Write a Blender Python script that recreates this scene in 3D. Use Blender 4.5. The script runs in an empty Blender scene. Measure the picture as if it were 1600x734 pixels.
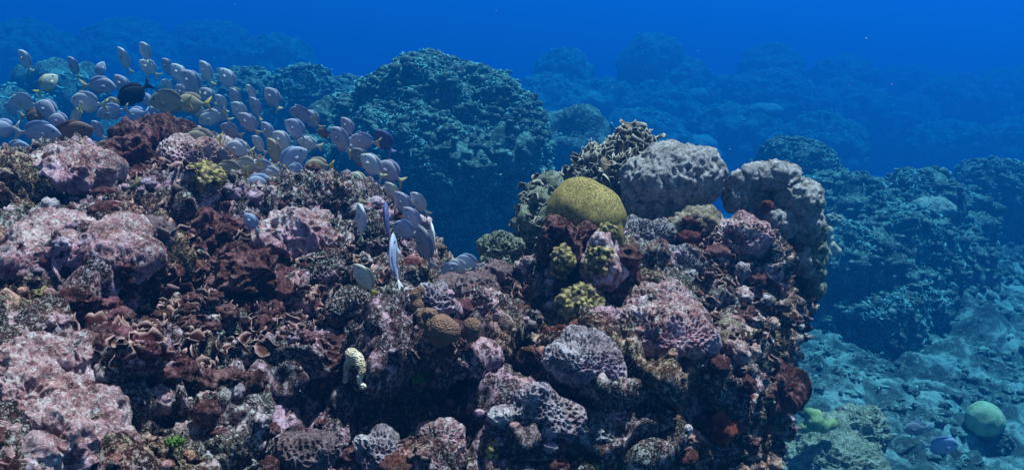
import bpy, bmesh, math, random
import numpy as np
from mathutils import Vector, Matrix

S = bpy.context.scene
COL = S.collection
R = math.radians

# ------------------------------------------------------------------ camera, world, sun, exposure
CAM = np.array([0.0, 0.0, 3.2])
FPX = 1386.0                     # focal length in pixels of the 1600 px wide photograph
PITCH = R(15.0)
cd = bpy.data.cameras.new("camera"); cam = bpy.data.objects.new("camera", cd); COL.objects.link(cam)
cam.location = CAM; cam.rotation_euler = (math.pi/2 - PITCH, 0, 0)
cd.sensor_width = 36; cd.lens = 36*FPX/1600; cd.clip_start = 0.05; cd.clip_end = 2000
S.camera = cam

SUN_DIR = Vector((0.26, 0.19, 0.94)).normalized()      # towards the sun
SUN_EL = math.asin(SUN_DIR.z); SUN_AZ = math.atan2(SUN_DIR.x, SUN_DIR.y)
w = bpy.data.worlds.new("World"); S.world = w; w.use_nodes = True
nt = w.node_tree; bg = nt.nodes["Background"]
sky = nt.nodes.new("ShaderNodeTexSky"); sky.sky_type = 'NISHITA'; sky.sun_disc = False
sky.sun_elevation = SUN_EL; sky.sun_rotation = SUN_AZ
nt.links.new(sky.outputs[0], bg.inputs[0]); bg.inputs[1].default_value = 0.05
sd = bpy.data.lights.new("sun", 'SUN'); sd.energy = 5.0; sd.angle = R(0.5); sd.color = (1.0, 0.96, 0.90)
sun = bpy.data.objects.new("sun", sd); COL.objects.link(sun)
sun.rotation_euler = SUN_DIR.to_track_quat('Z', 'Y').to_euler()
S.view_settings.view_transform = 'Standard'; S.view_settings.look = 'None'
S.view_settings.gamma = 1.0; S.view_settings.use_curve_mapping = False
S.view_settings.exposure = 1.12
S.cycles.max_bounces = 4; S.cycles.diffuse_bounces = 2; S.cycles.volume_bounces = 0
S.cycles.use_denoising = True

# ------------------------------------------------------------------ helpers
cp, sp = math.cos(PITCH), math.sin(PITCH)
FW = np.array([0, cp, -sp]); UP = np.array([0, sp, cp]); RT = np.array([1.0, 0, 0])
def at(px, py, d):
    return CAM + d*(FW + RT*((px-800)/FPX) - UP*((py-367)/FPX))

_perm = {}
def perm(seed):
    if seed not in _perm:
        r = np.random.RandomState(seed); p = r.permutation(256)
        _perm[seed] = np.concatenate([p, p, p]).astype(np.int32)
    return _perm[seed]
_G = np.array([(1,1,0),(-1,1,0),(1,-1,0),(-1,-1,0),(1,0,1),(-1,0,1),(1,0,-1),(-1,0,-1),
               (0,1,1),(0,-1,1),(0,1,-1),(0,-1,-1),(1,1,0),(-1,1,0),(0,-1,1),(0,-1,-1)], np.float32)
def perlin(P, seed=0):
    p = perm(seed); P = P.astype(np.float32)
    I = np.floor(P).astype(np.int32); F = P - I; I &= 255
    U = F*F*F*(F*(F*6-15)+10)
    out = 0
    for dx in (0, 1):
        wx = U[:,0] if dx else 1-U[:,0]
        a = p[I[:,0]+dx]
        for dy in (0, 1):
            wy = wx*(U[:,1] if dy else 1-U[:,1])
            b = p[a+((I[:,1]+dy) & 255)]
            for dz in (0, 1):
                wz = wy*(U[:,2] if dz else 1-U[:,2])
                g = _G[p[b+((I[:,2]+dz) & 255)] & 15]
                out = out + wz*(g[:,0]*(F[:,0]-dx)+g[:,1]*(F[:,1]-dy)+g[:,2]*(F[:,2]-dz))
    return out
def fbm(P, oct=4, seed=0, gain=0.5):
    s = 0; a = 1.0; f = 1.0
    for i in range(oct):
        s = s + a*perlin(P*f + 17.3*i, seed+i); a *= gain; f *= 2.03
    return s
def ridged(P, oct=3, seed=0):
    s = 0; a = 1.0; f = 1.0
    for i in range(oct):
        s = s + a*(1-2.2*np.abs(perlin(P*f + 9.1*i, seed+i))); a *= 0.5; f *= 2.1
    return s
def worley(P, seed=0):
    p = perm(seed); P = P.astype(np.float32)
    I = np.floor(P).astype(np.int32); F = P - I
    f1 = np.full(len(P), 9, np.float32); f2 = f1.copy()
    for dx in (-1, 0, 1):
        for dy in (-1, 0, 1):
            for dz in (-1, 0, 1):
                h = p[p[p[(I[:,0]+dx) & 255]+((I[:,1]+dy) & 255)]+((I[:,2]+dz) & 255)]
                qx = dx + p[h]/255.0 - F[:,0]; qy = dy + p[h+37]/255.0 - F[:,1]; qz = dz + p[h+101]/255.0 - F[:,2]
                d = np.sqrt(qx*qx+qy*qy+qz*qz).astype(np.float32)
                f2 = np.minimum(f2, np.maximum(f1, d)); f1 = np.minimum(f1, d)
    return f1, f2
def sstep(a, b, x):
    t = np.clip((x-a)/(b-a), 0, 1); return t*t*(3-2*t)

def mesh_np(name, V, Fs, mat, smooth=True, attr=None):
    """V (N,3); Fs (M,k) faces"""
    me = bpy.data.meshes.new(name)
    V = np.ascontiguousarray(V, np.float32); Fs = np.ascontiguousarray(Fs, np.int32)
    k = Fs.shape[1]
    me.vertices.add(len(V)); me.vertices.foreach_set('co', V.ravel())
    me.loops.add(Fs.size); me.loops.foreach_set('vertex_index', Fs.ravel())
    me.polygons.add(len(Fs))
    me.polygons.foreach_set('loop_start', np.arange(0, Fs.size, k, dtype=np.int32))
    me.polygons.foreach_set('use_smooth', np.full(len(Fs), smooth))
    me.update(calc_edges=True)
    if attr is not None:
        a = me.attributes.new('edge', 'FLOAT', 'POINT'); a.data.foreach_set('value', np.ascontiguousarray(attr, np.float32))
    if mat: me.materials.append(mat)
    return me
def link(name, me, parent=None, loc=None, **props):
    o = bpy.data.objects.new(name, me); COL.objects.link(o)
    if loc is not None: o.location = loc
    if parent: o.parent = parent
    for k, v in props.items(): o[k] = v
    return o
def normals_of(V, Fs):
    n = np.zeros_like(V)
    a, b, c = V[Fs[:,0]], V[Fs[:,1]], V[Fs[:,2]]
    fn = np.cross(b-a, c-a)
    if Fs.shape[1] == 4: fn = fn + np.cross(c-a, V[Fs[:,3]]-a)
    for k in range(Fs.shape[1]):
        for ax in range(3):
            n[:,ax] += np.bincount(Fs[:,k], fn[:,ax], len(V))
    return n/np.maximum(np.linalg.norm(n, axis=1, keepdims=True), 1e-12)
_ico = {}
def ico(sub):
    if sub not in _ico:
        bm = bmesh.new(); bmesh.ops.create_icosphere(bm, subdivisions=sub, radius=1)
        V = np.array([v.co for v in bm.verts], np.float32); F = np.array([[v.index for v in f.verts] for f in bm.faces], np.int32)
        bm.free(); _ico[sub] = (V, F)
    return _ico[sub]
def remesh(blobs, voxel, sub=4):
    """union of ellipsoids (c, r) through the voxel remesher -> V, quads"""
    v0, f0 = ico(sub)
    V = np.concatenate([v0*np.array(r, np.float32)+np.array(c, np.float32) for c, r in blobs])
    F = np.concatenate([f0+i*len(v0) for i in range(len(blobs))])
    o = link('blob_union', mesh_np('blob_union', V, F, None))
    m = o.modifiers.new('r', 'REMESH'); m.mode = 'VOXEL'; m.voxel_size = voxel
    dg = bpy.context.evaluated_depsgraph_get()
    me = o.evaluated_get(dg).to_mesh()
    n = len(me.vertices); V = np.empty(n*3, np.float32); me.vertices.foreach_get('co', V); V = V.reshape(-1, 3)
    ls = np.empty(len(me.loops), np.int32); me.loops.foreach_get('vertex_index', ls)
    F = ls.reshape(-1, 4)
    o.evaluated_get(dg).to_mesh_clear()
    old = o.data; bpy.data.objects.remove(o); bpy.data.meshes.remove(old)
    return V, F
def relax(V, F, it=2, w=0.5):
    E = np.concatenate([F[:,[0,1]], F[:,[1,2]], F[:,[2,3]], F[:,[3,0]]]) if F.shape[1] == 4 else np.concatenate([F[:,[0,1]], F[:,[1,2]], F[:,[2,0]]])
    cnt = np.bincount(E[:,0], minlength=len(V)).astype(np.float32)
    for _ in range(it):
        A = np.stack([np.bincount(E[:,0], V[E[:,1],k], len(V)) for k in range(3)], 1)/np.maximum(cnt, 1)[:,None]
        V = V*(1-w) + A*w
    return V.astype(np.float32)

# ------------------------------------------------------------------ materials
def nodes(name):
    m = bpy.data.materials.new(name); m.use_nodes = True
    return m, m.node_tree.nodes, m.node_tree.links, m.node_tree.nodes['Principled BSDF']
class NT:
    def __init__(s, name):
        s.m, s.n, s.l, s.b = nodes(name)
        s.co = s.n.new('ShaderNodeTexCoord').outputs['Object']
        s.b.inputs['Specular IOR Level'].default_value = 0.15
    def noise(s, scale, detail=4, rough=0.6, dist=0.0, co=None):
        x = s.n.new('ShaderNodeTexNoise'); x.inputs['Scale'].default_value = scale; x.inputs['Detail'].default_value = detail
        x.inputs['Roughness'].default_value = rough; x.inputs['Distortion'].default_value = dist
        s.l.new(co or s.co, x.inputs['Vector']); return x.outputs['Fac']
    def vor(s, scale, feature='F1', co=None):
        x = s.n.new('ShaderNodeTexVoronoi'); x.feature = feature; x.inputs['Scale'].default_value = scale
        s.l.new(co or s.co, x.inputs['Vector']); return x.outputs['Distance']
    def ramp(s, fac, stops):
        x = s.n.new('ShaderNodeValToRGB'); e = x.color_ramp.elements
        while len(e) < len(stops): e.new(0.5)
        for k, (p, c) in enumerate(stops):
            e[k].position = p; e[k].color = (*c, 1) if hasattr(c, '__len__') else (c, c, c, 1)
        s.l.new(fac, x.inputs[0]); return x.outputs[0]
    def mix(s, fac, a, b, mode='MIX'):
        x = s.n.new('ShaderNodeMix'); x.data_type = 'RGBA'; x.blend_type = mode
        for sock, v in ((x.inputs[0], fac), (x.inputs[6], a), (x.inputs[7], b)):
            if hasattr(v, 'is_output'): s.l.new(v, sock)
            elif hasattr(v, '__len__'): sock.default_value = (*v, 1)
            else: sock.default_value = v
        return x.outputs[2]
    def math(s, op, a, b=0.0):
        x = s.n.new('ShaderNodeMath'); x.operation = op
        for sock, v in ((x.inputs[0], a), (x.inputs[1], b)):
            if hasattr(v, 'is_output'): s.l.new(v, sock)
            else: sock.default_value = v
        return x.outputs[0]
    def attr(s, name):
        x = s.n.new('ShaderNodeAttribute'); x.attribute_name = name; return x.outputs['Fac']
    def bump(s, h, strength, dist, prev=None):
        x = s.n.new('ShaderNodeBump'); x.inputs['Strength'].default_value = strength; x.inputs['Distance'].default_value = dist
        s.l.new(h, x.inputs['Height'])
        if prev: s.l.new(prev, x.inputs['Normal'])
        return x.outputs[0]
    def done(s, color, rough=0.85, normal=None):
        if hasattr(color, 'is_output'): s.l.new(color, s.b.inputs['Base Color'])
        else: s.b.inputs['Base Color'].default_value = (*color, 1)
        s.b.inputs['Roughness'].default_value = rough
        if normal: s.l.new(normal, s.b.inputs['Normal'])
        return s.m

def reef_mat(name, dark, mid, pale, scale=7, st=(0.36,0.50,0.64), olive=(0.10,0.09,0.04), olive_amt=0.35, spot=0.5, pit=60, pitd=0.006, zone=True):
    t = NT(name)
    a = t.noise(scale, 6, 0.68, 0.6)
    c = t.ramp(a, [(st[0], dark), (st[1], mid), (st[2], pale)])
    b = t.noise(scale*0.45, 3, 0.5)
    c = t.mix(t.ramp(b, [(0.52, 0.0), (0.66, olive_amt)]), c, olive)
    f = t.noise(scale*5.5, 4, 0.7)
    c = t.mix(t.ramp(f, [(0.53, 0.0), (0.62, spot)]), c, tuple(min(0.85, 1.5*x+0.12) for x in pale))
    c = t.mix(t.ramp(t.noise(scale*4.1, 4, 0.7, 0.5), [(0.34, 0.85), (0.45, 0.0)]), c, tuple(0.5*x for x in dark))
    c = t.mix(t.ramp(t.noise(scale*16, 3, 0.75), [(0.55, 0.0), (0.63, spot*0.9)]), c, tuple(min(0.85, 1.3*x+0.1) for x in pale))
    c = t.mix(t.ramp(t.noise(scale*13, 3, 0.7, 0.8), [(0.36, 0.8), (0.44, 0.0)]), c, tuple(0.6*x for x in dark))
    if zone: c = t.mix(t.ramp(t.noise(1.9, 2, 0.5), [(0.46, 0.0), (0.56, 0.7)]), c, (1.0, 0.72, 0.95), 'MULTIPLY')
    if zone: c = t.mix(t.ramp(t.noise(2.6, 3, 0.5, 0.3), [(0.52, 0.0), (0.60, 0.8)]), c, (1.0, 0.80, 0.50), 'MULTIPLY')
    v = t.vor(pit)
    c = t.mix(t.ramp(v, [(0.1, 0.75), (0.34, 0.0)]), c, tuple(x*0.45 for x in mid))
    n1 = t.bump(v, 0.8, pitd)
    n2 = t.bump(t.noise(scale*12, 5, 0.8), 1.0, 0.020, n1)
    return t.done(c, 0.9, n2)
# ------------------------------------------------------------------ the water, the sea floor and the reef it grows on
hm, hn, hl, hb = nodes('water_haze'); hn.remove(hb)
pv = hn.new('ShaderNodeVolumePrincipled')
D_ = 0.16
s_s = (0.0002, 0.0066, 0.0218); s_t = (0.090, 0.037, 0.0265)
pv.inputs['Color'].default_value = tuple(x/D_ for x in s_s) + (1,)
pv.inputs['Absorption Color'].default_value = tuple(max(0.0, 1-((t-s)/D_)/(1-s/D_))**2 for s, t in zip(s_s, s_t)) + (1,)
pv.inputs['Density'].default_value = D_; pv.inputs['Anisotropy'].default_value = 0.48
pv.inputs['Density Attribute'].default_value = ''
hl.new(pv.outputs[0], hn['Material Output'].inputs['Volume'])
hm.cycles.homogeneous_volume = True
def box(name, lo, hi, mat):
    V = np.array([[x, y, z] for x in (lo[0], hi[0]) for y in (lo[1], hi[1]) for z in (lo[2], hi[2])], np.float32)
    F = np.array([[0,1,3,2],[4,6,7,5],[0,4,5,1],[2,3,7,6],[0,2,6,4],[1,5,7,3]])
    return mesh_np(name, V, F, mat, smooth=False)
haze = link('haze', box('haze', (-240,-60,-14.0), (240,300,4.9), hm), kind='stuff', label='clear blue sea water filling the whole view')

M = {}
M['reef'] = reef_mat('reef_rock', (0.010,0.003,0.003), (0.085,0.024,0.023), (0.82,0.58,0.65), 12, st=(0.43,0.54,0.62), spot=0.6)
M['pink'] = reef_mat('pink_rock', (0.10,0.03,0.035), (0.46,0.22,0.24), (0.84,0.60,0.65), 10, st=(0.36,0.48,0.60), olive_amt=0.3, spot=0.6)
M['grey'] = reef_mat('grey_rock', (0.08,0.06,0.065), (0.27,0.23,0.27), (0.56,0.52,0.60), 11, olive_amt=0.35, pit=90, zone=False)
M['lilac'] = reef_mat('lilac_crust', (0.06,0.025,0.04), (0.42,0.30,0.37), (0.88,0.77,0.86), 14, olive_amt=0.15, pit=75)
M['speckle'] = reef_mat('speckled_grey', (0.06,0.05,0.055), (0.42,0.37,0.39), (0.84,0.79,0.84), 40, st=(0.32,0.46,0.60), olive_amt=0.08, pit=150, pitd=0.004, zone=False)
M['tan'] = reef_mat('tan_coral', (0.09,0.05,0.03), (0.28,0.20,0.13), (0.50,0.42,0.34), 16, olive_amt=0.5, pit=110, zone=False)
M['purple'] = reef_mat('purple_coral', (0.12,0.07,0.08), (0.30,0.18,0.20), (0.48,0.34,0.38), 30, olive_amt=0.1, spot=0.2, pit=160, pitd=0.004, zone=False)
M['maroon'] = reef_mat('maroon_rock', (0.014,0.004,0.005), (0.075,0.018,0.018), (0.30,0.14,0.15), 9, spot=0.4)
M['green'] = reef_mat('green_grey_coral', (0.05,0.06,0.04), (0.20,0.24,0.17), (0.46,0.50,0.42), 18, olive_amt=0.5, pit=110, zone=False)
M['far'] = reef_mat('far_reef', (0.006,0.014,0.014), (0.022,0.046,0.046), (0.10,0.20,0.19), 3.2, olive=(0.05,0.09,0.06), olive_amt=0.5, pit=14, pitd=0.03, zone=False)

# sea floor: one sheet, dense where it is seen, falling away into the deep beyond the near sand
def seabed_z(X, Y):
    P = np.stack([X, Y, np.zeros_like(X)], 1)
    z = 0.25*fbm(P*0.55, 3, 5) + 0.10*ridged(P*1.7, 3, 11) + 0.05*fbm(P*6, 3, 15)
    far = np.maximum(Y-10.5, 0)
    z = z - np.minimum(0.22*far, 5.0) + 0.5*fbm(P*0.16, 3, 21)*sstep(9, 16, Y)
    z = z + 0.55*np.exp(-((X-2.15)/0.75)**2-((Y-5.9)/1.0)**2)
    return np.clip(z, -6.9, 3)
KF = 1.55                        # everything beyond the near reef stands this much farther out
xs = np.concatenate([np.linspace(-140,-9,50), np.linspace(-8.8,1.0,90), np.linspace(1.03,7.5,230), np.linspace(7.8,140,60)])
ys = np.concatenate([np.linspace(-30,3.3,50), np.linspace(3.4,12,300), np.linspace(12.2,30,120), np.linspace(31,180,60)])
X, Y = np.meshgrid(xs, ys); nx, ny = len(xs), len(ys)
V = np.stack([X.ravel(), Y.ravel(), seabed_z(X.ravel(), Y.ravel())], 1)
V = CAM + (V-CAM)*KF
i = (np.arange(ny-1)[:,None]*nx + np.arange(nx-1)[None]).ravel()
t = NT('sand_and_rubble')
c = t.ramp(t.noise(1.6, 5, 0.65, 0.5), [(0.38, (0.012,0.025,0.027)), (0.5, (0.035,0.075,0.08)), (0.58, (0.15,0.28,0.29))])
c = t.mix(t.ramp(t.noise(11, 5, 0.7), [(0.36, 0.8), (0.5, 0.0)]), c, (0.04,0.06,0.06))
c = t.mix(t.ramp(t.noise(17, 4, 0.7), [(0.56, 0.0), (0.66, 0.7)]), c, (0.16,0.27,0.28))
sandm = t.done(c, 0.95, t.bump(t.noise(22, 5, 0.7), 1.0, 0.06))
link('seabed', mesh_np('seabed', V, np.stack([i, i+1, i+nx+1, i+nx], 1), sandm), kind='structure')

rng = np.random.RandomState(7)
def depth_map(px, py):
    """rough distance (m) of the near reef's face along the view, from hand-set control points"""
    C = np.array(CTRL); w_ = 1/(((C[:,0]-px)/1.0)**2+((C[:,1]-py)*1.3)**2+400)**1.6
    return float((w_*C[:,2]).sum()/w_.sum())
CTRL = [(-150,740,1.65),(60,734,1.7),(230,740,1.95),(350,700,2.8),(480,715,2.6),(600,715,2.58),(700,734,2.6),(860,734,2.55),(850,655,2.62),(940,660,2.68),(760,640,2.72),(1050,734,2.9),(1200,734,3.3),
        (0,560,1.95),(130,580,2.05),(230,600,2.6),(380,600,2.95),(550,580,2.8),(650,600,3.0),(800,600,2.9),(900,570,2.85),(1000,620,3.05),(1100,640,3.2),(1210,620,3.4),
        (0,480,2.75),(130,460,2.9),(300,460,2.85),(450,470,2.9),(600,480,2.95),(720,470,2.9),(850,500,2.98),(950,500,2.9),(1060,490,3.0),(1180,480,3.25),
        (0,400,2.55),(140,390,2.6),(300,390,3.05),(450,390,3.15),(600,420,3.15),(720,450,3.02),(800,430,3.15),(900,400,3.2),(1060,400,3.25),(1180,390,3.3),
        (0,310,3.1),(200,310,3.3),(350,320,3.4),(500,310,3.45),(60,260,3.5),(200,250,3.6),(300,255,3.65),(230,195,3.9),(1000,330,3.5),(1120,320,3.6)]
def in_near(px, py):
    top = np.interp(px, [-150,0,60,150,215,290,340,400,470,540,600,650,690,760,800,850,870,980,1100,1180,1215,1250,1290], [300,285,265,245,205,220,275,315,295,295,345,440,450,435,430,405,395,375,360,365,440,580,740])
    return py > top+10
RECESS = [(330,650,75,60,.40),(130,465,95,36,.30),(420,600,60,50,.30),(1010,595,110,40,.34),(1120,650,80,60,.35),(690,555,70,34,.30),
          (380,420,30,40,.18),(1190,500,40,60,.25),(60,520,60,22,.2),(250,610,45,50,.25),(500,440,40,18,.15),(860,450,40,26,.2),(780,540,30,30,.18),(60,300,60,14,.2),
          (420,330,40,12,.15),(1010,690,60,35,.2),(1060,430,40,14,.15),(200,345,60,12,.15),(610,530,25,25,.15)]
def recess(px, py):
    return sum(p*math.exp(-((px-x)/rx)**2-((py-y)/ry)**2) for x, y, rx, ry, p in RECESS)
blobs = []
for k in range(1500):
    px, py = rng.uniform(-180, 1150), rng.uniform(190, 760)
    if not in_near(px, py) or (py > 350 and px > 1110) or (py > 500 and px > 1060) or len(blobs) > 760: continue
    d = depth_map(px, py) + rng.uniform(-0.10, 0.16) + recess(px, py)*1.25
    r = rng.uniform(0.05, 0.13)*(d/2.8)
    rx, ry, rz = r*rng.uniform(0.9,1.7), r*rng.uniform(1.0,1.5), r*rng.uniform(0.55,0.9)
    blobs.append((at(px, py+FPX*rz/d, d+ry*0.9), (rx, ry, rz)))
for px, py, d0 in CTRL:                      # the mass behind and below the face
    if px > 1045: continue
    c = at(px, py, d0); r = 0.34
    c2 = c + np.array([0, 0.62 + 1.2*recess(px, py), -0.50])
    blobs.append((c2, (r*1.1, r*1.0, r*0.9)))
    for zz in (0.9, 1.6, 2.3, 3.1, 3.9): blobs.append((c + np.array([0, 0.72+1.2*recess(px, py), -zz]), (0.45, 0.42, 0.5)))
for px, py, d in [(1095,540,3.45),(1105,610,3.5),(1075,690,3.4),(1060,620,3.3),(1090,740,3.6),(1110,490,3.6),(1090,470,3.6),(960,490,3.6),(1030,460,3.75),(1130,570,3.9),(1150,480,3.9)]:
    blobs.append((at(px, py, d), (0.24, 0.3, 0.26)))
for px, py, d in [(1195,420,4.0),(1195,470,4.05),(1170,520,4.05),(1160,600,4.1),(1140,680,4.1)]:
    blobs.append((at(px, py, d), (0.13, 0.2, 0.2)))
for px, py, d in [(-330,600,2.2),(-330,450,2.7),(-300,350,3.3),(-420,700,1.9),(-150,300,3.7),(100,330,3.9),(300,330,4.0),(450,350,3.9),(-250,260,4.1)]:
    c = at(px, py, d); blobs.append((c+np.array([0,0.1,-0.35]), (0.5,0.45,0.4)))
    for zz in (1.0, 1.7, 2.5, 3.3): blobs.append((c+np.array([0,0.1,-zz]), (0.55,0.5,0.55)))
for x, y, rx, ry, p in RECESS:               # ledges that overhang the caves
    if rx < 45: continue
    for k in range(7):
        px = x + rx*rng.uniform(-0.8, 0.8); py = y - ry*rng.uniform(0.95, 1.3); d = depth_map(px, py) - rng.uniform(0.06, 0.22)
        if px > 1120: continue
        blobs.append((at(px, py, d+0.1), (rng.uniform(0.08,0.15), 0.26, rng.uniform(0.035,0.065))))
RV, RF = remesh(blobs, 0.0075, 3)
RV = relax(RV, RF, 2)
N = normals_of(RV, RF)
wp = RV + 0.05*np.stack([perlin(RV*5, 41), perlin(RV*5, 42), perlin(RV*5, 43)], 1)
msk = sstep(-0.12, 0.15, perlin(RV*3.1, 50)); msk2 = sstep(-0.1, 0.2, perlin(RV*4.3, 51))
f1, f2 = worley(wp*34, 3)
g1, g2 = worley(wp*13, 4)
disp = 0.045*fbm(RV*4, 2, 60) + 0.060*ridged(wp*8, 3, 61)*(0.4+0.6*msk) - 0.085*(1-sstep(0.12, 0.5, g1))*msk2 - 0.075*(1-sstep(0.0, 0.10, np.abs(perlin(wp*4.6, 70)))) + 0.022*(0.55-g1)*(1-msk2) \
     + 0.016*(1-sstep(0.0, 0.38, f2-f1))*(1-msk) - 0.012*(1-sstep(0.05, 0.4, f1)) + 0.017*ridged(wp*24, 3, 63)
print('reef verts', len(RV))
RV = RV + N*disp[:,None]
RN = normals_of(RV, RF)
link('reef_terrain', mesh_np('reef_terrain', RV, RF, M['reef']), kind='structure')
# ------------------------------------------------------------------ reef behind: mounds and ridges fading into the water
def hill(name, lst, voxel, mat, a, fq, seed, floor=-3.2):
    bl = []; voxel *= KF; a *= KF; fq /= KF
    for px, py, d, r in lst:
        if d > 13.5: d *= 1.85
        d *= KF
        r = r*d/FPX; c = at(px, py, d+r*0.5); bl.append((c, (r*1.05, r*1.0, r*0.85)))
        z = c[2]-r
        while z > floor:
            bl.append(((c[0], c[1]+0.35*r, z), (r*1.05, r, r*1.1))); z -= r
    V, F = remesh(bl, voxel, 3); V = relax(V, F, 3); N = normals_of(V, F)
    wp = V + 0.3/fq*np.stack([perlin(V*fq, seed+1), perlin(V*fq, seed+2), perlin(V*fq, seed+3)], 1)
    f1, f2 = worley(wp*fq*1.6, seed)
    V = V + N*(a*(1.2*fbm(V*fq*0.5, 2, seed) + 0.9*ridged(wp*fq, 3, seed+5) + 1.3*(0.5-f1)))[:,None]
    link(name, mesh_np(name, V, F, mat), kind='structure')
    return V, F
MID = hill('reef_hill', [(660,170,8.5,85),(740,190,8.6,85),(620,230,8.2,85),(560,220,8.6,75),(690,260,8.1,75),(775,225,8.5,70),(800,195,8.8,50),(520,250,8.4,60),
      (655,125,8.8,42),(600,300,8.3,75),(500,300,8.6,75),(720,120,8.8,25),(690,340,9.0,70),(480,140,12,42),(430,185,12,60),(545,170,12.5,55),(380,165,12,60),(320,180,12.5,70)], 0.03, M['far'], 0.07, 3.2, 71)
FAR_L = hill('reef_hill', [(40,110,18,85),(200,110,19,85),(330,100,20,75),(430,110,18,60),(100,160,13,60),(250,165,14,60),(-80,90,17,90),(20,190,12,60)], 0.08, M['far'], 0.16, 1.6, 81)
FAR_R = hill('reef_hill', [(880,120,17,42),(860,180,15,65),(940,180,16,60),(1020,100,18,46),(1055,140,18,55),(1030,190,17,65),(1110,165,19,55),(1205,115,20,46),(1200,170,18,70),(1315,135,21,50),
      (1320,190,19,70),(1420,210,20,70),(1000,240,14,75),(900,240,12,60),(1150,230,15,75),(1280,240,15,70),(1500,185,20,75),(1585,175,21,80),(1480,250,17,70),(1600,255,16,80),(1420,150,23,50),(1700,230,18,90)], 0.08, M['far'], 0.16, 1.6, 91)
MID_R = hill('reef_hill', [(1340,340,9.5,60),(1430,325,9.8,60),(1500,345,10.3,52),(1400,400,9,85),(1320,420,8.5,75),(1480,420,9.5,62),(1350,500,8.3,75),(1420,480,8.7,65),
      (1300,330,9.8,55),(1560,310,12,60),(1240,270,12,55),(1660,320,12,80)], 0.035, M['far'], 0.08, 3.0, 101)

# growth too dense to count: thin lettuce blades and small knobs over the rock, one object per area
def blades(P, N, rng, length, height, th=0.0035, U=9, Vn=4, wob=0.25):
    n = len(P)
    lean = rng.normal(0, 0.25, (n, 3)); up = N + np.array([0, 0, 0.5]) + lean
    up /= np.linalg.norm(up, axis=1, keepdims=True)
    t = rng.normal(0, 1, (n, 3)); t -= up*(t*up).sum(1, keepdims=True); t /= np.linalg.norm(t, axis=1, keepdims=True)
    b = np.cross(up, t)
    L = length*rng.uniform(0.45, 1.9, n)*(1+0.6*perlin(P*5, 5)); H = height*rng.uniform(0.5, 1.3, n)
    u = np.linspace(-1, 1, U); v = np.linspace(-0.35, 1, Vn)
    k1 = rng.normal(0, 0.35, (n, 1)); ph = rng.uniform(0, 6.28, (n, 1)); fr = rng.uniform(2, 4.5, (n, 1))
    cu = k1*u*u + wob*np.sin(fr*u+ph)                       # (n,U)
    prof = (1-np.abs(u)**3.5)**0.6*(1+0.22*np.sin(5.3*u+ph*2)+0.12*np.sin(11*u+ph))
    fl = rng.normal(0, 0.35, (n, 1))
    X = np.zeros((n, 2, U, Vn, 3), np.float32)
    for s in (0, 1):
        along = (L[:,None]*u)[:,:,None]*(1+0.25*np.maximum(v, 0))[None,None,:]
        side = (L[:,None]*cu)[:,:,None]*(0.6+0.5*np.maximum(v, 0))[None,None,:] + (fl*H[:,None])[:,:,None]*(np.maximum(v, 0)**2)[None,None,:] + (s*2-1)*th*(1-0.45*np.maximum(v, 0))[None,None,:]
        rise = (H[:,None]*np.maximum(prof, 0.05))[:,:,None]*v[None,None,:]
        X[:,s] = P[:,None,None,:] + along[...,None]*t[:,None,None,:] + side[...,None]*b[:,None,None,:] + rise[...,None]*up[:,None,None,:]
    idx = np.arange(2*U*Vn).reshape(2, U, Vn); q = []
    for i in range(U-1):
        for j in range(Vn-1):
            q.append((idx[0,i,j], idx[0,i,j+1], idx[0,i+1,j+1], idx[0,i+1,j])); q.append((idx[1,i,j], idx[1,i+1,j], idx[1,i+1,j+1], idx[1,i,j+1]))
        q.append((idx[0,i,-1], idx[1,i,-1], idx[1,i+1,-1], idx[0,i+1,-1]))
    for i, sgn in ((0, 1), (U-1, -1)):
        for j in range(Vn-1):
            f = (idx[0,i,j], idx[1,i,j], idx[1,i,j+1], idx[0,i,j+1]); q.append(f if sgn > 0 else f[::-1])
    F = (np.array(q)[None] + (np.arange(n)*2*U*Vn)[:,None,None]).reshape(-1, 4)
    e = np.broadcast_to((np.maximum(v, 0)**6)[None,None,None,:], (n, 2, U, Vn)).ravel()
    return X.reshape(-1, 3), F, e
def blade_mat(name, base, edge, base2, scale=8):
    t = NT(name)
    c = t.ramp(t.noise(scale, 4, 0.6), [(0.4, base), (0.6, base2)])
    e = t.math('MULTIPLY', t.attr('edge'), t.ramp(t.noise(scale*3, 3, 0.6), [(0.35, 0.35), (0.6, 1.0)]))
    c = t.mix(e, c, edge)
    return t.done(c, 0.85, t.bump(t.noise(120, 3, 0.7), 0.7, 0.004))
M['blade_red'] = blade_mat('dark_red_lettuce', (0.025,0.006,0.006), (0.44,0.27,0.25), (0.10,0.028,0.022))
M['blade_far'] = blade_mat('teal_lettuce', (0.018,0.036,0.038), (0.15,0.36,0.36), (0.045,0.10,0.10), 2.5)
M['blade_gold'] = blade_mat('brown_lettuce', (0.05,0.04,0.03), (0.50,0.46,0.40), (0.10,0.08,0.06))

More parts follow.
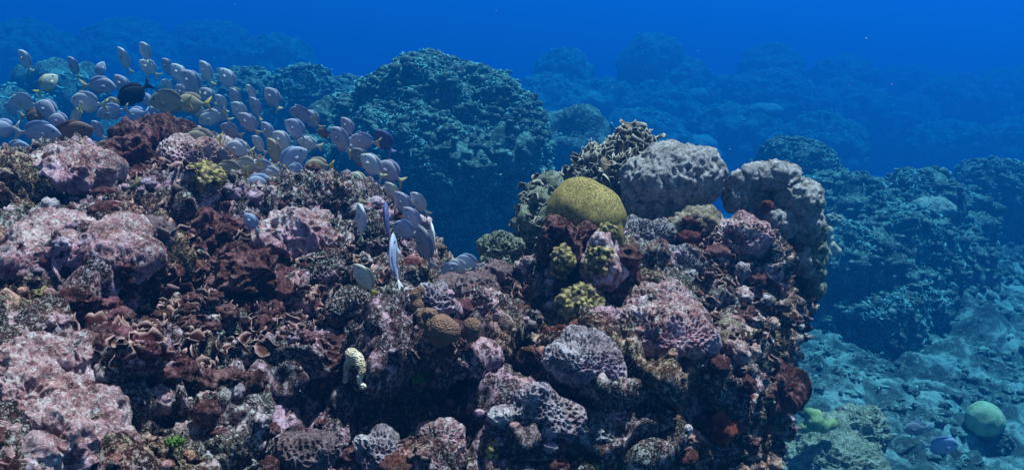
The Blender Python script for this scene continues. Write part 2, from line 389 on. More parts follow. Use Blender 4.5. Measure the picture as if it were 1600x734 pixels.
def pick(V, F, n, rng, cond):
    N = normals_of(V, F)
    ok = np.nonzero(cond(V, N))[0]
    i = ok[rng.randint(0, len(ok), n)]
    return V[i], N[i]
def project(V):
    d = (V-CAM)@FW
    return 800+FPX*((V-CAM)@RT)/d, 367-FPX*((V-CAM)@UP)/d, d
_b = lambda x, y, cx, cy, rx, ry: np.exp(-((x-cx)/rx)**2-((y-cy)/ry)**2)
def near_cond(V, N):
    px, py, d = project(V)
    lett = 1.2*_b(px, py, 330, 480, 190, 120) + 0.9*_b(px, py, 230, 240, 80, 70) + 1.0*_b(px, py, 1150, 480, 90, 120) + 0.7*_b(px, py, 520, 420, 120, 70) + 0.6*_b(px, py, 820, 450, 60, 60)
    face = ((CAM-V)*N).sum(1) > -0.2
    return face & (px > -150) & (px < 1300) & (d < 6) & (lett + 0.9*perlin(V*6, 8) > 0.72) & (N[:,2] > -0.35)
P, N = pick(RV, RF, 3200, rng, near_cond)
V, F, e = blades(P, N, rng, 0.017, 0.024, 0.0013, wob=0.4)
link('lettuce_coral_growth', mesh_np('lettuce_coral_growth', V, F, M['blade_red'], attr=e), kind='stuff', label='dark red lettuce coral blades with pale edges covering the near reef')
def near_any(V, N):
    px, py, d = project(V)
    return (((CAM-V)*N).sum(1) > -0.2) & (px > -150) & (px < 1300) & (d < 6) & (N[:,2] > 0.0) & (perlin(V*5, 9) > -0.05)
P, N = pick(RV, RF, 2600, rng, near_any)
kn = []; v0, f0 = ico(3)
for k in range(6):
    p = v0*1.0; f1, _ = worley(p*1.7+k*5, k)
    kn.append((p*(0.75+0.45*ridged(p*1.3+k*3, 2, 200+k)[:,None]*0.5 + 0.35*(0.5-f1)[:,None])).astype(np.float32))
def lumps(P, N, rng, size, lo=0.4):
    Vs, Fs = [], []
    for i in range(len(P)):
        a, b_, c = rng.uniform(0, 6.28, 3); m = np.array(Matrix.Rotation(a, 3, 'Z') @ Matrix.Rotation(b_, 3, 'X'))
        s = size*rng.uniform(lo, 1.3)*np.array([rng.uniform(0.8,1.4), rng.uniform(0.8,1.4), rng.uniform(0.6,1.1)])
        Vs.append((kn[rng.randint(6)]@m.T)*s + P[i] + N[i]*size*0.15); Fs.append(f0+i*len(v0))
    return np.concatenate(Vs), np.concatenate(Fs)
V, F = lumps(P[:1500], N[:1500], rng, 0.022, 0.3)
link('coral_knob_growth', mesh_np('coral_knob_growth', V, F, M['lilac']), kind='stuff', label='small pale pink coral knobs crusting the near reef')
V, F = lumps(P[1500:], N[1500:], rng, 0.030, 0.3)
link('coral_knob_growth', mesh_np('coral_knob_growth', V, F, M['maroon']), kind='stuff', label='small dark maroon coral knobs crusting the near reef')
_k3 = kn; kn = []
for k in range(8):
    p = v0*1.0; f1, _ = worley(p*2.1+k*5, k)
    kn.append((p*(0.70+0.42*ridged(p*1.7+k*3, 3, 240+k)[:,None] - 0.5*(1-sstep(0.1, 0.5, f1))[:,None])).astype(np.float32))
def near_rag(V, N):
    px, py, d = project(V)
    return (((CAM-V)*N).sum(1) > -0.3) & (px > -150) & (px < 1300) & (d < 6) & (N[:,2] > -0.2) & (perlin(V*4, 19) > -0.12)
P, N = pick(RV, RF, 2800, rng, near_rag)
for q, (a_, b_2, mname, lab) in enumerate([(0,1100,'reef','ragged dark red crust knobs over the near reef'),(1100,1900,'pink','ragged pink crust knobs over the near reef'),(1900,2500,'maroon','ragged maroon crust knobs in the hollows of the near reef'),(2500,2800,'tan','ragged brownish coral knobs over the near reef')]):
    V, F = lumps(P[a_:b_2], N[a_:b_2], rng, 0.030, 0.3)
    link('crust_growth', mesh_np('crust_growth', V, F, M[mname]), kind='stuff', label=lab)
P, N = pick(RV, RF, 1500, rng, lambda V, N: near_rag(V, N) & (perlin(V*2.6, 29) > 0.0) & (_b(*project(V)[:2], 350, 480, 190, 110) < 0.4))
V, F = lumps(P, N, rng, 0.022, 0.3); link('crust_growth', mesh_np('crust_growth', V, F, M['lilac']), kind='stuff', label='ragged pale lilac crust knobs over the near reef')
P, N = pick(RV, RF, 1700, rng, lambda V, N: near_rag(V, N) & (_b(*project(V)[:2], 350, 470, 210, 130) > 0.35))
V, F = lumps(P, N, rng, 0.026, 0.3); link('crust_growth', mesh_np('crust_growth', V, F, M['maroon']), kind='stuff', label='ragged dark maroon crust in the middle of the left reef')
P, N = pick(RV, RF, 1500, rng, lambda V, N: (project(V)[0] < 340) & (project(V)[0] > -150) & (project(V)[1] > 500) & (((CAM-V)*N).sum(1) > -0.3) & (N[:,2] > -0.1) & (perlin(V*7, 33) > -0.1))
V, F = lumps(P, N, rng, 0.017, 0.25); link('crust_growth', mesh_np('crust_growth', V, F, M['pink']), kind='stuff', label='ragged pink crust knobs over the boulders at bottom left')
kn = _k3
P, N = pick(RV, RF, 5200, rng, near_any)
_k3, _f3 = kn, f0; v0, f0 = ico(2); kn = [(v0*(0.8+0.5*ridged(v0*1.3+k*3, 2, 220+k)[:,None]*0.5)).astype(np.float32) for k in range(6)]
V, F = lumps(P[:3600], N[:3600], rng, 0.0085, 0.3)
link('coral_speck_growth', mesh_np('coral_speck_growth', V, F, M['lilac']), kind='stuff', label='tiny pale coral grains crusting the near reef')
V, F = lumps(P[3600:], N[3600:], rng, 0.012, 0.3)
link('coral_speck_growth', mesh_np('coral_speck_growth', V, F, M['pink']), kind='stuff', label='tiny pink coral grains crusting the near reef')
kn, f0 = _k3, _f3; v0, f0 = ico(3)
def growth(name, HV, n, size, h, label, hi=0.0, U=7, th=0.003):
    V, F = HV
    def c(V, N):
        px, py, d = project(V)
        return (((CAM-V)*N).sum(1) > -0.5) & (N[:,2] > -0.25) & (px > -150) & (px < 1750) & (py < 800) & (perlin(V*1.3/KF, 30) > hi)
    P, N = pick(V, F, n, rng, c)
    V, F, e = blades(P, N, rng, size*KF, h*KF, th*KF, U=U, Vn=3, wob=0.5)
    link(name, mesh_np(name, V, F, M['blade_far'], attr=e), kind='stuff', label=label)
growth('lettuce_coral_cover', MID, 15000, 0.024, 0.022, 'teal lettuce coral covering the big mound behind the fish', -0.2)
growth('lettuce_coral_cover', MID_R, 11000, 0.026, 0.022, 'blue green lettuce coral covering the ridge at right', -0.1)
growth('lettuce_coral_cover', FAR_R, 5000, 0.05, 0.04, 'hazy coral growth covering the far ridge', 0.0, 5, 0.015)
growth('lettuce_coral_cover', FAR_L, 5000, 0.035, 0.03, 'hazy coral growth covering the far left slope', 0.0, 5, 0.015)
for nm, HV, n, lab in [('coral_lump_cover', MID, 3500, 'knobby teal coral lumps covering the big mound behind the fish'), ('coral_lump_cover', MID_R, 3000, 'knobby blue green coral lumps covering the ridge at right')]:
    P, N = pick(HV[0], HV[1], n, rng, lambda V, N: (((CAM-V)*N).sum(1) > -0.5) & (N[:,2] > -0.3))
    _k3, _f3 = kn, f0; v0, f0 = ico(2); kn = [(v0*np.array([1.2,1.0,0.7])*(0.55+0.5*ridged(v0*1.9+k*3, 3, 260+k)[:,None])).astype(np.float32) for k in range(6)]
    V, F = lumps(P, N, rng, 0.046*KF, 0.25); link(nm, mesh_np(nm, V, F, M['far']), kind='stuff', label=lab)
    kn, f0 = _k3, _f3; v0, f0 = ico(3)
# rubble on the sand
n = 2400
xx = rng.uniform(0.9, 6.5, n); yy = rng.uniform(4.4, 11, n)
k = perlin(np.stack([xx*1.2, yy*1.2, xx*0], 1), 77) > -0.12; xx, yy = xx[k], yy[k]
P = CAM + (np.stack([xx, yy, seabed_z(xx, yy)], 1)-CAM)*KF
V, F = lumps(P, np.tile([0, 0, 1.0], (len(P), 1)), rng, 0.038*KF, 0.15)
link('coral_rubble', mesh_np('coral_rubble', V, F, M['far']), kind='stuff', label='broken coral rubble strewn over the sand at right')
V, F, e = blades(P[::1]+np.array([0.05,0.03,0.0]), np.tile([0, 0, 1.0], (len(P), 1)), rng, 0.026*KF, 0.022*KF, 0.004, U=7, Vn=3)
link('sea_fan_litter', mesh_np('sea_fan_litter', V, F, M['blade_far'], attr=e), kind='stuff', label='small ragged coral plates standing on the sand at right')
# drifting specks
P = np.array([at(rng.uniform(0, 1600), rng.uniform(0, 734), rng.uniform(0.9, 3.0)) for _ in range(45)])
v1, f1_ = ico(1)
V = np.concatenate([v1*rng.uniform(0.0003, 0.0008)+p for p in P]); F = np.concatenate([f1_+i*len(v1) for i in range(len(P))])
t = NT('marine_snow'); link('marine_snow', mesh_np('marine_snow', V, F, t.done((0.8,0.8,0.8), 0.9)), kind='stuff', label='tiny white specks drifting in the water')
# ------------------------------------------------------------------ corals and rocks of the near reef, each a thing of its own
_px, _py, _d = project(RV)
_gx, _gy = (np.clip(_px+200, 0, 1899)//6).astype(int), (np.clip(_py, 0, 829)//6).astype(int)
ZB = np.full((320, 140), 99.0, np.float32); _o = (_d > 0.5) & (_px > -200) & (_px < 1700) & (_py > 0) & (_py < 830)
np.minimum.at(ZB, (_gx[_o], _gy[_o]), _d[_o])
def surf(px, py, rad=10, pc=50):
    a, b = int((px+200)//6), int(py//6); k = max(1, int(rad//6))
    q = ZB[max(0,a-k):a+k+1, max(0,b-k):b+k+1]; q = q[q < 50]
    return float(np.percentile(q, pc)) if len(q) else depth_map(px, py)

def style_disp(P, N, style, seed, r):
    """displace a blob of size r (m) along its normals in the manner of one kind of growth"""
    big = 0.16*r*fbm(P*(1.3/r), 2, seed)
    wp = P + 0.012*np.stack([perlin(P*18, seed+1), perlin(P*18, seed+2), perlin(P*18, seed+3)], 1)
    if style == 'pocked':
        f1, f2 = worley(wp*82, seed); g1, _ = worley(wp*13, seed+9)
        return big*2.0 + 0.035*(0.5-g1) + 0.007*(1-sstep(0.0, 0.40, f2-f1)) - 0.009*(1-sstep(0.1, 0.45, f1)) + 0.006*fbm(wp*40, 2, seed)
    if style == 'rough':
        f1, f2 = worley(wp*24, seed)
        return big*1.8 + 0.026*ridged(wp*12, 3, seed) - 0.018*(1-sstep(0.1, 0.5, f1)) + 0.008*ridged(wp*40, 2, seed+4)
    if style == 'bumpy':
        f1, f2 = worley(wp*34, seed)
        return big*1.6 + 0.018*(0.6-f1) + 0.02*fbm(P*9, 2, seed)
    if style == 'knobby':
        f1, f2 = worley(P*58, seed)
        return big*1.6 + 0.014*(0.6-f1) + 0.02*fbm(P*12, 2, seed)
    if style == 'ragged':
        f1, f2 = worley(wp*16, seed)
        return big*1.6 + 0.036*ridged(wp*11, 3, seed) - 0.035*(1-sstep(0.1, 0.55, f1)) + 0.012*ridged(wp*34, 2, seed+4)
    if style == 'lobed':
        return big*0.25 + 0.004*fbm(P*22, 2, seed)
    if style == 'dome':
        return big*0.35 + 0.003*fbm(P*10, 2, seed)
    if style == 'boulder':
        f1, f2 = worley(wp*30, seed)
        return big*0.9 + 0.016*ridged(wp*8, 2, seed) - 0.010*(1-sstep(0.1, 0.5, f1)) + 0.010*ridged(wp*38, 3, seed+4)
def blob_thing(name, parts, style, mat, seed, sub=7, voxel=None):
    """parts: [(centre, radii)], one mesh; returns object with its origin at its base"""
    rmax = max(max(r) for c, r in parts)
    if len(parts) == 1:
        v, F = ico(sub); c, r = parts[0]; V = v*np.array(r, np.float32); off = np.array(c)
    else:
        off = np.array(parts[0][0]); V, F = remesh([(np.array(c)-off, r) for c, r in parts], voxel or 0.006, 4); V = relax(V, F, 3)
    V = V.astype(np.float32); N = normals_of(V, F)
    V = V + N*style_disp(V + seed*3.7, N, style, seed, rmax)[:,None]
    base = V[:,2].min(); V[:,2] -= base
    o = link(name, mesh_np(name, V, F, mat), loc=off+np.array([0, 0, base]))
    return o
def T(o, label, cat, group=None):
    o['label'] = label; o['category'] = cat
    if group: o['group'] = group
    return o
_seed = [300]
def rock(name, label, cat, px, py, rxp, ryp, style, mat, deep=1.0, d=None, emb=0.35, sub=7, group=None):
    _seed[0] += 7
    d = (surf(px, py) if d is None else d); ry = deep*rxp*d/FPX; d = d + ry*emb
    return T(blob_thing(name, [(at(px, py, d), (rxp*d/FPX, ry, ryp*d/FPX))], style, M[mat], _seed[0], sub), label, cat, group)

# coral surfaces with their own pattern
t = NT('brain_coral')
wv = t.noise(9, 3, 0.5)
co = t.mix(0.05, t.co, t.n['Principled BSDF'].inputs['Base Color'].default_value[:3]) if False else t.co
ve = t.vor(150, 'DISTANCE_TO_EDGE'); vv = t.vor(62, 'DISTANCE_TO_EDGE')
x = t.noise(170, 1, 0.4, 0.9); gr = t.math('ABSOLUTE', t.math('SUBTRACT', x, 0.5))
g = t.ramp(gr, [(0.0, 0.0), (0.07, 1.0)])
c = t.mix(g, (0.17,0.115,0.033), t.ramp(wv, [(0.4, (0.27,0.205,0.068)), (0.62, (0.36,0.275,0.095))]))
M['brain'] = t.done(c, 0.8, t.bump(g, 1.0, 0.012))
t = NT('mustard_coral')
c = t.ramp(t.vor(58), [(0.1, (0.38,0.29,0.105)), (0.45, (0.17,0.135,0.055)), (0.65, (0.035,0.03,0.017))])
c = t.mix(t.ramp(t.noise(22, 4, 0.6), [(0.5, 0.0), (0.65, 0.55)]), c, (0.30,0.20,0.12))
M['mustard'] = t.done(c, 0.85, t.bump(t.vor(170), 0.7, 0.004))
t = NT('brown_lobe_coral')
c = t.ramp(t.noise(20, 4, 0.6), [(0.35, (0.12,0.062,0.042)), (0.65, (0.22,0.12,0.085))])
c = t.mix(t.ramp(t.vor(260), [(0.1, 0.35), (0.35, 0.0)]), c, (0.32,0.20,0.15))
c = t.mix(t.ramp(t.noise(14, 3, 0.6), [(0.55, 0.0), (0.68, 0.5)]), c, (0.30,0.19,0.17))
M['brown'] = t.done(c, 0.9, t.bump(t.vor(190), 1.0, 0.006))
t = NT('white_sponge')
c = t.ramp(t.noise(25, 4, 0.6), [(0.38, (0.26,0.19,0.13)), (0.6, (0.56,0.47,0.36))])
c = t.mix(t.ramp(t.vor(170), [(0.08, 0.8), (0.3, 0.0)]), c, (0.22,0.15,0.10))
M['white'] = t.done(c, 0.85, t.bump(t.vor(170), 1.0, 0.006))
t = NT('olive_dome_coral'); M['dome_green'] = t.done(t.ramp(t.noise(10, 3, 0.6), [(0.4, (0.13,0.21,0.13)), (0.6, (0.24,0.34,0.22))]), 0.9, t.bump(t.noise(45, 4, 0.7), 0.7, 0.012))
t = NT('lime_sponge'); M['lime'] = t.done(t.ramp(t.noise(14, 3, 0.6), [(0.4, (0.11,0.17,0.07)), (0.6, (0.22,0.29,0.13))]), 0.8, t.bump(t.noise(60, 3, 0.6), 0.6, 0.01))
t = NT('orange_sponge'); M['orange'] = t.done(t.ramp(t.noise(30, 3, 0.6), [(0.4, (0.05,0.012,0.009)), (0.6, (0.18,0.035,0.02))]), 0.85, t.bump(t.noise(90, 3, 0.6), 0.8, 0.006))
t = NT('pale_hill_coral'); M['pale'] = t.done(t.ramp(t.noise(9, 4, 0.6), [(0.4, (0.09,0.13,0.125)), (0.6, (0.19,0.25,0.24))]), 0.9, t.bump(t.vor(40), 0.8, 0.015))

# right-hand crest
d = 3.30
o = blob_thing('brain_coral', [(at(905,334,3.20), (0.118,0.125,0.134)), (at(926,338,3.18), (0.116,0.12,0.120)), (at(915,372,3.2), (0.132,0.13,0.11)), (at(952,362,3.16), (0.052,0.07,0.075))], 'dome', M['brain'], 311, voxel=0.006)
T(o, 'big smooth olive yellow brain coral dome with fine maze grooves', 'brain coral')
d = 3.75
o = blob_thing('boulder_coral', [(at(1055,272,d), (0.17,0.16,0.105)), (at(1022,283,d), (0.12,0.14,0.095)), (at(1085,275,d+0.03), (0.105,0.13,0.115)), (at(1030,318,d+0.03), (0.12,0.13,0.11))], 'boulder', M['speckle'], 318, voxel=0.006)
T(o, 'large grey purple rounded boulder coral right behind the yellow dome', 'boulder coral')
d = 3.75
def chain(lst): return [(at(px, py, dd), (r*dd/FPX, r*dd/FPX*1.1, r*dd/FPX)) for px, py, r, dd in lst]
o = blob_thing('curled_coral', chain([(1246,315,30,d),(1250,340,26,d),(1240,300,24,d+.02),(1228,284,20,d+.02),(1210,277,16,d),(1192,275,15,d),(1174,279,15,d),(1159,289,15,d),(1150,303,13,d),(1149,316,10,d+.02),(1228,345,20,d-.02),(1212,340,13,d-.03),(1258,360,20,d+.02),(1200,300,18,d+.22),(1182,318,26,d+.13),(1235,375,24,d+.2)]), 'boulder', M['speckle'], 325, voxel=0.006)
T(o, 'big grey coral head curled like a horseshoe at the right end of the reef', 'boulder coral')
p = blob_thing('stalk', chain([(1272,385,13,d+.02),(1268,360,16,d+.02),(1274,405,12,d+.02),(1276,425,11,d+.02),(1277,448,9,d+.02)]), 'boulder', M['green'], 330, voxel=0.006)
p.parent = o; p.matrix_parent_inverse = Matrix.Translation(-Vector(o.location))
p = blob_thing('lower_lobe', chain([(1252,402,15,d),(1262,412,11,d+.02)]), 'boulder', M['speckle'], 332, voxel=0.006)
p.parent = o; p.matrix_parent_inverse = Matrix.Translation(-Vector(o.location))

def lettuce(name, label, parts, n, L, H, mat, base_mat, seed):
    r_ = np.random.RandomState(seed)
    o = blob_thing(name, parts, 'rough', M[base_mat], seed, voxel=0.009)
    V = np.empty(len(o.data.vertices)*3, np.float32); o.data.vertices.foreach_get('co', V); V = V.reshape(-1, 3)
    F = np.empty(len(o.data.polygons)*len(o.data.polygons[0].vertices), np.int32); o.data.polygons.foreach_get('vertices', F); F = F.reshape(len(o.data.polygons), -1)
    P, N = pick(V, F, n, r_, lambda V, N: (N[:,2] > -0.4) & (N[:,1] < 0.6))
    V, F, e = blades(P, N, r_, L, H, 0.0014, wob=0.45)
    T(o, label, 'lettuce coral'); link('blades', mesh_np('blades', V, F, M[mat], attr=e), parent=o, kind='stuff')
    return o
lettuce('lettuce_coral', 'tall clump of ruffled pale edged lettuce coral behind the yellow dome', chain([(955,290,42,4.0),(980,255,28,4.0),(993,222,17,4.05),(975,222,10,4.05),(918,290,22,4.0),(1008,240,12,4.05),(932,268,20,4.05),(960,330,46,4.0)]), 620, 0.016, 0.026, 'blade_gold', 'tan', 341)
lettuce('lettuce_coral', 'low greenish lettuce coral at the left foot of the yellow dome', chain([(842,325,22,3.55),(850,300,17,3.65),(832,345,18,3.5),(862,345,26,3.6),(835,380,26,3.55)]), 150, 0.014, 0.014, 'blade_gold', 'green', 347)

rock('dome_coral', 'green grey rounded coral at the right lip of the dark gap', 'coral', 785, 396, 34, 30, 'pocked', 'green', d=3.3)
rock('dome_coral', 'brownish dome coral centred below the grey purple boulder', 'coral', 1086, 358, 42, 36, 'bumpy', 'tan', d=3.45)
rock('pocked_coral', 'grey pocked coral slab below the brownish dome', 'coral', 1066, 415, 46, 28, 'pocked', 'grey')
rock('pocked_coral', 'small speckled grey coral just right of the yellow dome base', 'coral', 1010, 372, 38, 28, 'pocked', 'grey', d=3.4)
rock('reef_rock', 'wedge shaped pale crusted rock under the horseshoe coral', 'rock', 1160, 372, 46, 34, 'pocked', 'pink', d=3.35)
rock('reef_rock', 'sloping crusted rock face below the pale wedge rock', 'rock', 1195, 410, 30, 38, 'rough', 'reef', d=3.4)
rock('reef_rock', 'ragged dark red rock at the foot of the yellow dome', 'rock', 890, 380, 32, 20, 'ragged', 'maroon', d=3.03)
o = rock('reef_rock', 'cone shaped pinkish rock carrying two yellow corals', 'rock', 942, 408, 34, 46, 'bumpy', 'pink', d=2.93)
rock('mustard_coral', 'lumpy yellow green coral on the front of the pinkish cone', 'coral', 938, 408, 26, 30, 'knobby', 'mustard', d=2.91)
rock('mustard_coral', 'small yellow coral cap on the tip of the pinkish cone', 'coral', 950, 364, 17, 14, 'knobby', 'mustard', d=2.95)
rock('mustard_coral', 'yellow green coral patch just left of the pinkish cone', 'coral', 881, 408, 19, 26, 'knobby', 'mustard', d=2.93)
rock('mustard_coral', 'pointed yellow green coral mound below the pinkish cone', 'coral', 908, 474, 30, 30, 'knobby', 'mustard')
rock('mustard_coral', 'tiny yellow green coral beneath the long pink boulder', 'coral', 66, 462, 16, 13, 'knobby', 'mustard', emb=0.1, sub=6)
rock('mustard_coral', 'olive coral plate on the left crest behind the tan fish', 'coral', 318, 278, 32, 20, 'knobby', 'mustard', emb=0.4)
rock('mustard_coral', 'pale yellow double knob coral at the bottom of the photo', 'coral', 766, 706, 15, 18, 'knobby', 'mustard', emb=0.1, sub=6)
rock('reef_rock', 'dark red cone flank right of the yellow corals', 'rock', 966, 425, 18, 34, 'ragged', 'maroon', d=3.0, sub=6)

# centre
dl = surf(700,505,20,15)-0.03; du = surf(656,468,12,15)-0.02; dw = surf(555,575,24,5)-0.06
o = blob_thing('lobed_coral', chain([(690,513,22,dl-.03),(702,517,18,dl-.03),(690,525,20,dl+.01)]), 'lobed', M['brown'], 351, voxel=0.005)
for k_, lst in enumerate(([(738,511,15,dl-.02),(737,520,14,dl)], [(660,504,9,dl-.02),(657,494,8,dl-.02),(666,488,8,dl-.02),(676,490,8,dl-.02)], [(672,508,9,dl-.03),(680,499,9,dl-.02)])):
    p = blob_thing('lobe', chain(lst), 'lobed', M['brown'], 352+k_, voxel=0.004)
    p.parent = o; p.matrix_parent_inverse = Matrix.Translation(-Vector(o.location))
T(o, 'brown coral of several rounded lobes hanging over the dark hollow', 'lobed coral')
o = blob_thing('lobed_coral', chain([(652,476,12,du),(650,461,10,du),(656,452,7,du)]), 'lobed', M['brown'], 357, voxel=0.005)
T(o, 'small upright brown lobe coral left of the white honeycomb crust', 'lobed coral')
rock('honeycomb_coral', 'white honeycomb crust between the two brown lobed corals', 'coral', 682, 474, 34, 28, 'pocked', 'lilac')
rock('dome_coral', 'round mauve brown coral ball above the white honeycomb crust', 'coral', 706, 448, 27, 23, 'dome', 'purple')
rock('dome_coral', 'lower mauve coral knob right of the mauve brown ball', 'coral', 742, 452, 24, 17, 'boulder', 'purple')
rock('pocked_coral', 'flat pinkish coral ledge right of the brown lobed coral', 'coral', 752, 484, 30, 30, 'pocked', 'pink')
rock('dome_coral', 'small mauve knob on the lip beside the two pale resting fish', 'coral', 772, 428, 20, 13, 'boulder', 'purple', sub=6)
o = blob_thing('white_sponge', chain([(549,554,11,dw),(560,560,10,dw),(544,568,8,dw),(563,571,9,dw-.01),(566,581,7,dw-.02),(562,589,6,dw-.02),(561,596,5,dw-.02),(567,603,6,dw-.02),(541,578,5,dw),(540,587,4,dw),(539,594,4,dw)]), 'lobed', M['white'], 363, voxel=0.004)
T(o, 'creamy white branching sponge on the shaded slope', 'sponge')
rock('reef_rock', 'rusty red rock beside the creamy white sponge', 'rock', 516, 562, 26, 34, 'rough', 'maroon')
rock('reef_rock', 'crusted pinkish rock behind the creamy white sponge', 'rock', 570, 568, 30, 58, 'pocked', 'reef')
rock('pocked_coral', 'single pale mauve knob below the brown lobed coral', 'coral', 622, 576, 23, 16, 'pocked', 'lilac')
rock('orange_sponge', 'small orange red sponge in the shade at lower right', 'sponge', 1130, 668, 13, 11, 'rough', 'orange', emb=0.05, sub=6)
rock('orange_sponge', 'tiny orange sponge tucked inside the horseshoe coral', 'sponge', 1197, 325, 5, 5, 'rough', 'orange', d=3.62, emb=0, sub=6)
rock('honeycomb_coral', 'bright lilac honeycomb coral sheet at the bottom centre', 'coral', 845, 655, 62, 56, 'pocked', 'lilac', deep=0.6)
rock('honeycomb_coral', 'lilac white crust ledge under the pointed yellow coral', 'coral', 910, 560, 60, 32, 'pocked', 'lilac')
rock('honeycomb_coral', 'pale rough crust ledge right of the pointed yellow coral', 'coral', 1040, 512, 74, 34, 'pocked', 'pink')
rock('pocked_coral', 'pinkish grey slab above the pale rough ledge', 'coral', 1030, 470, 52, 20, 'pocked', 'pink')
rock('dome_coral', 'small round olive coral at the right tip of the pale ledge', 'coral', 1130, 535, 20, 22, 'bumpy', 'tan', sub=6)
rock('dome_coral', 'small pale pink ball coral left of the lilac white ledge', 'coral', 842, 598, 17, 15, 'pocked', 'pink', emb=0.1, sub=6)
rock('pocked_coral', 'bluish white knobby coral on the bottom edge left of centre', 'coral', 598, 708, 36, 30, 'pocked', 'lilac', emb=0.2)
rock('pocked_coral', 'mauve crusted lump between the bottom honeycomb corals', 'coral', 688, 690, 34, 30, 'pocked', 'pink', emb=0.3)
rock('honeycomb_coral', 'faint bluish honeycomb coral near the lower middle', 'coral', 930, 668, 36, 26, 'pocked', 'grey', emb=0.25)
rock('mustard_coral', 'yellowish coral patch on the bottom edge right of centre', 'coral', 930, 736, 36, 18, 'knobby', 'mustard', emb=0.3)
rock('pocked_coral', 'purplish crust at the bottom left of centre in shade', 'coral', 470, 705, 52, 26, 'pocked', 'purple', emb=0.3)

# left
o = blob_thing('pink_boulder', [(at(120,388,2.55), (0.19,0.16,0.062)), (at(180,395,2.52), (0.10,0.11,0.045)), (at(85,372,2.6), (0.12,0.12,0.055)), (at(60,395,2.55), (0.08,0.10,0.05))], 'pocked', M['pink'], 371, voxel=0.006)
T(o, 'long pale pink pocked boulder lying across the left reef', 'boulder')
rock('dome_coral', 'small round brown coral at the right end of the long pink boulder', 'coral', 234, 368, 22, 18, 'boulder', 'purple')
rock('pink_boulder', 'large smooth pink boulder in the bottom left corner', 'boulder', 52, 640, 62, 52, 'boulder', 'pink')
rock('pink_boulder', 'pinkish knobby boulder under the large smooth pink one', 'boulder', 110, 690, 56, 40, 'rough', 'pink')
rock('pink_boulder', 'low pink lump at the bottom edge with an undercut right side', 'boulder', 178, 712, 32, 30, 'pocked', 'pink')
rock('reef_rock', 'cream and pink crusted rock left edge below the cave', 'rock', 28, 588, 52, 34, 'rough', 'pink')
rock('reef_rock', 'cream crusted rock with bright top under the left cave', 'rock', 100, 570, 46, 30, 'rough', 'pink')
rock('reef_rock', 'small cream rock at the right of the bottom left boulders', 'rock', 150, 650, 26, 22, 'rough', 'pink')
rock('reef_rock', 'olive and pink rock on the bottom edge in the left corner', 'rock', 18, 722, 46, 32, 'rough', 'pink')
rock('reef_rock', 'ragged dark red pillar on the left crest', 'rock', 208, 258, 24, 36, 'ragged', 'maroon')
rock('reef_rock', 'ragged dark red rock crowning the left crest under the black fish', 'rock', 240, 215, 48, 15, 'ragged', 'maroon')
rock('reef_rock', 'pale crusted mound on the crest below the tan fish', 'rock', 292, 250, 44, 34, 'pocked', 'pink')
rock('reef_rock', 'pale flat topped rock at the far left of the crest', 'rock', 105, 270, 62, 22, 'rough', 'pink')
rock('reef_rock', 'dark ragged outcrop right of the small round brown coral', 'rock', 312, 380, 30, 34, 'ragged', 'maroon')
rock('reef_rock', 'dark ragged outcrop in the middle of the lettuce coral slope', 'rock', 385, 440, 34, 40, 'ragged', 'maroon')
rock('reef_rock', 'brownish pink crest rock under the shoal next to the gap', 'rock', 490, 308, 62, 26, 'rough', 'reef')
rock('reef_rock', 'pink topped rock at the left lip of the gap', 'rock', 575, 372, 40, 30, 'pocked', 'reef')
rock('reef_rock', 'overhanging pink rock below the small blue fish', 'rock', 465, 368, 56, 24, 'rough', 'pink')
rock('reef_rock', 'knobby rock left of the curved yellow tailed fish', 'rock', 505, 425, 44, 22, 'pocked', 'reef')
rock('reef_rock', 'speckled pinkish rock below the curved yellow tailed fish', 'rock', 560, 480, 46, 24, 'pocked', 'reef')
# right edge, dark side
rock('reef_rock', 'jutting dark rock at the right edge of the shaded reef wall', 'rock', 1190, 605, 44, 15, 'ragged', 'maroon', d=3.2)
rock('pocked_coral', 'little bluish ball coral at the foot of the shaded right wall', 'coral', 1221, 666, 12, 14, 'pocked', 'lilac', d=3.25, emb=0, sub=6)
# right, on the sand and the ridge
o = blob_thing('lime_sponge', chain([(1272,658,15,5*KF),(1300,662,9,5*KF),(1286,666,11,5*KF),(1258,668,9,5*KF),(1266,645,9,5*KF),(1276,647,9,5*KF)]), 'lobed', M['lime'], 381, voxel=0.012)
T(o, 'bright lime green leafy sponge on the rock at lower right', 'sponge')
rock('green_rock', 'broad green crusted rock at lower right under the lime sponge', 'rock', 1290, 716, 78, 44, 'rough', 'green', d=5.1*KF)
rock('green_rock', 'pointed green grey rock right of the lime sponge', 'rock', 1345, 672, 36, 34, 'rough', 'green', d=5.3*KF)
rock('dome_coral', 'lone green dome coral standing on the sand at lower right', 'coral', 1538, 655, 29, 28, 'dome', 'dome_green', d=6.4*KF, emb=0)
rock('reef_rock', 'dark stump supporting the lone green dome coral', 'rock', 1535, 690, 34, 34, 'rough', 'far', d=6.45*KF, emb=0.1)
o = blob_thing('white_sponge', chain([(1295,360,7,5.6*KF),(1297,372,6,5.6*KF),(1300,385,8,5.6*KF),(1308,392,7,5.6*KF),(1292,396,9,5.6*KF)]), 'lobed', M['white'], 391, voxel=0.012)
T(o, 'cream branching sponge behind the right edge of the horseshoe coral', 'sponge')
rock('plate_coral', 'pale fan shaped coral right of the horseshoe coral', 'coral', 1302, 344, 13, 11, 'bumpy', 'pale', d=6.0*KF, emb=0, sub=6)
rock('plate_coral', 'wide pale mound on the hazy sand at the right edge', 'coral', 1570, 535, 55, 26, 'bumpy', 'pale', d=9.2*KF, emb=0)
_HV = np.concatenate([MID[0], FAR_R[0], MID_R[0]]); _hx, _hy, _hd = project(_HV)
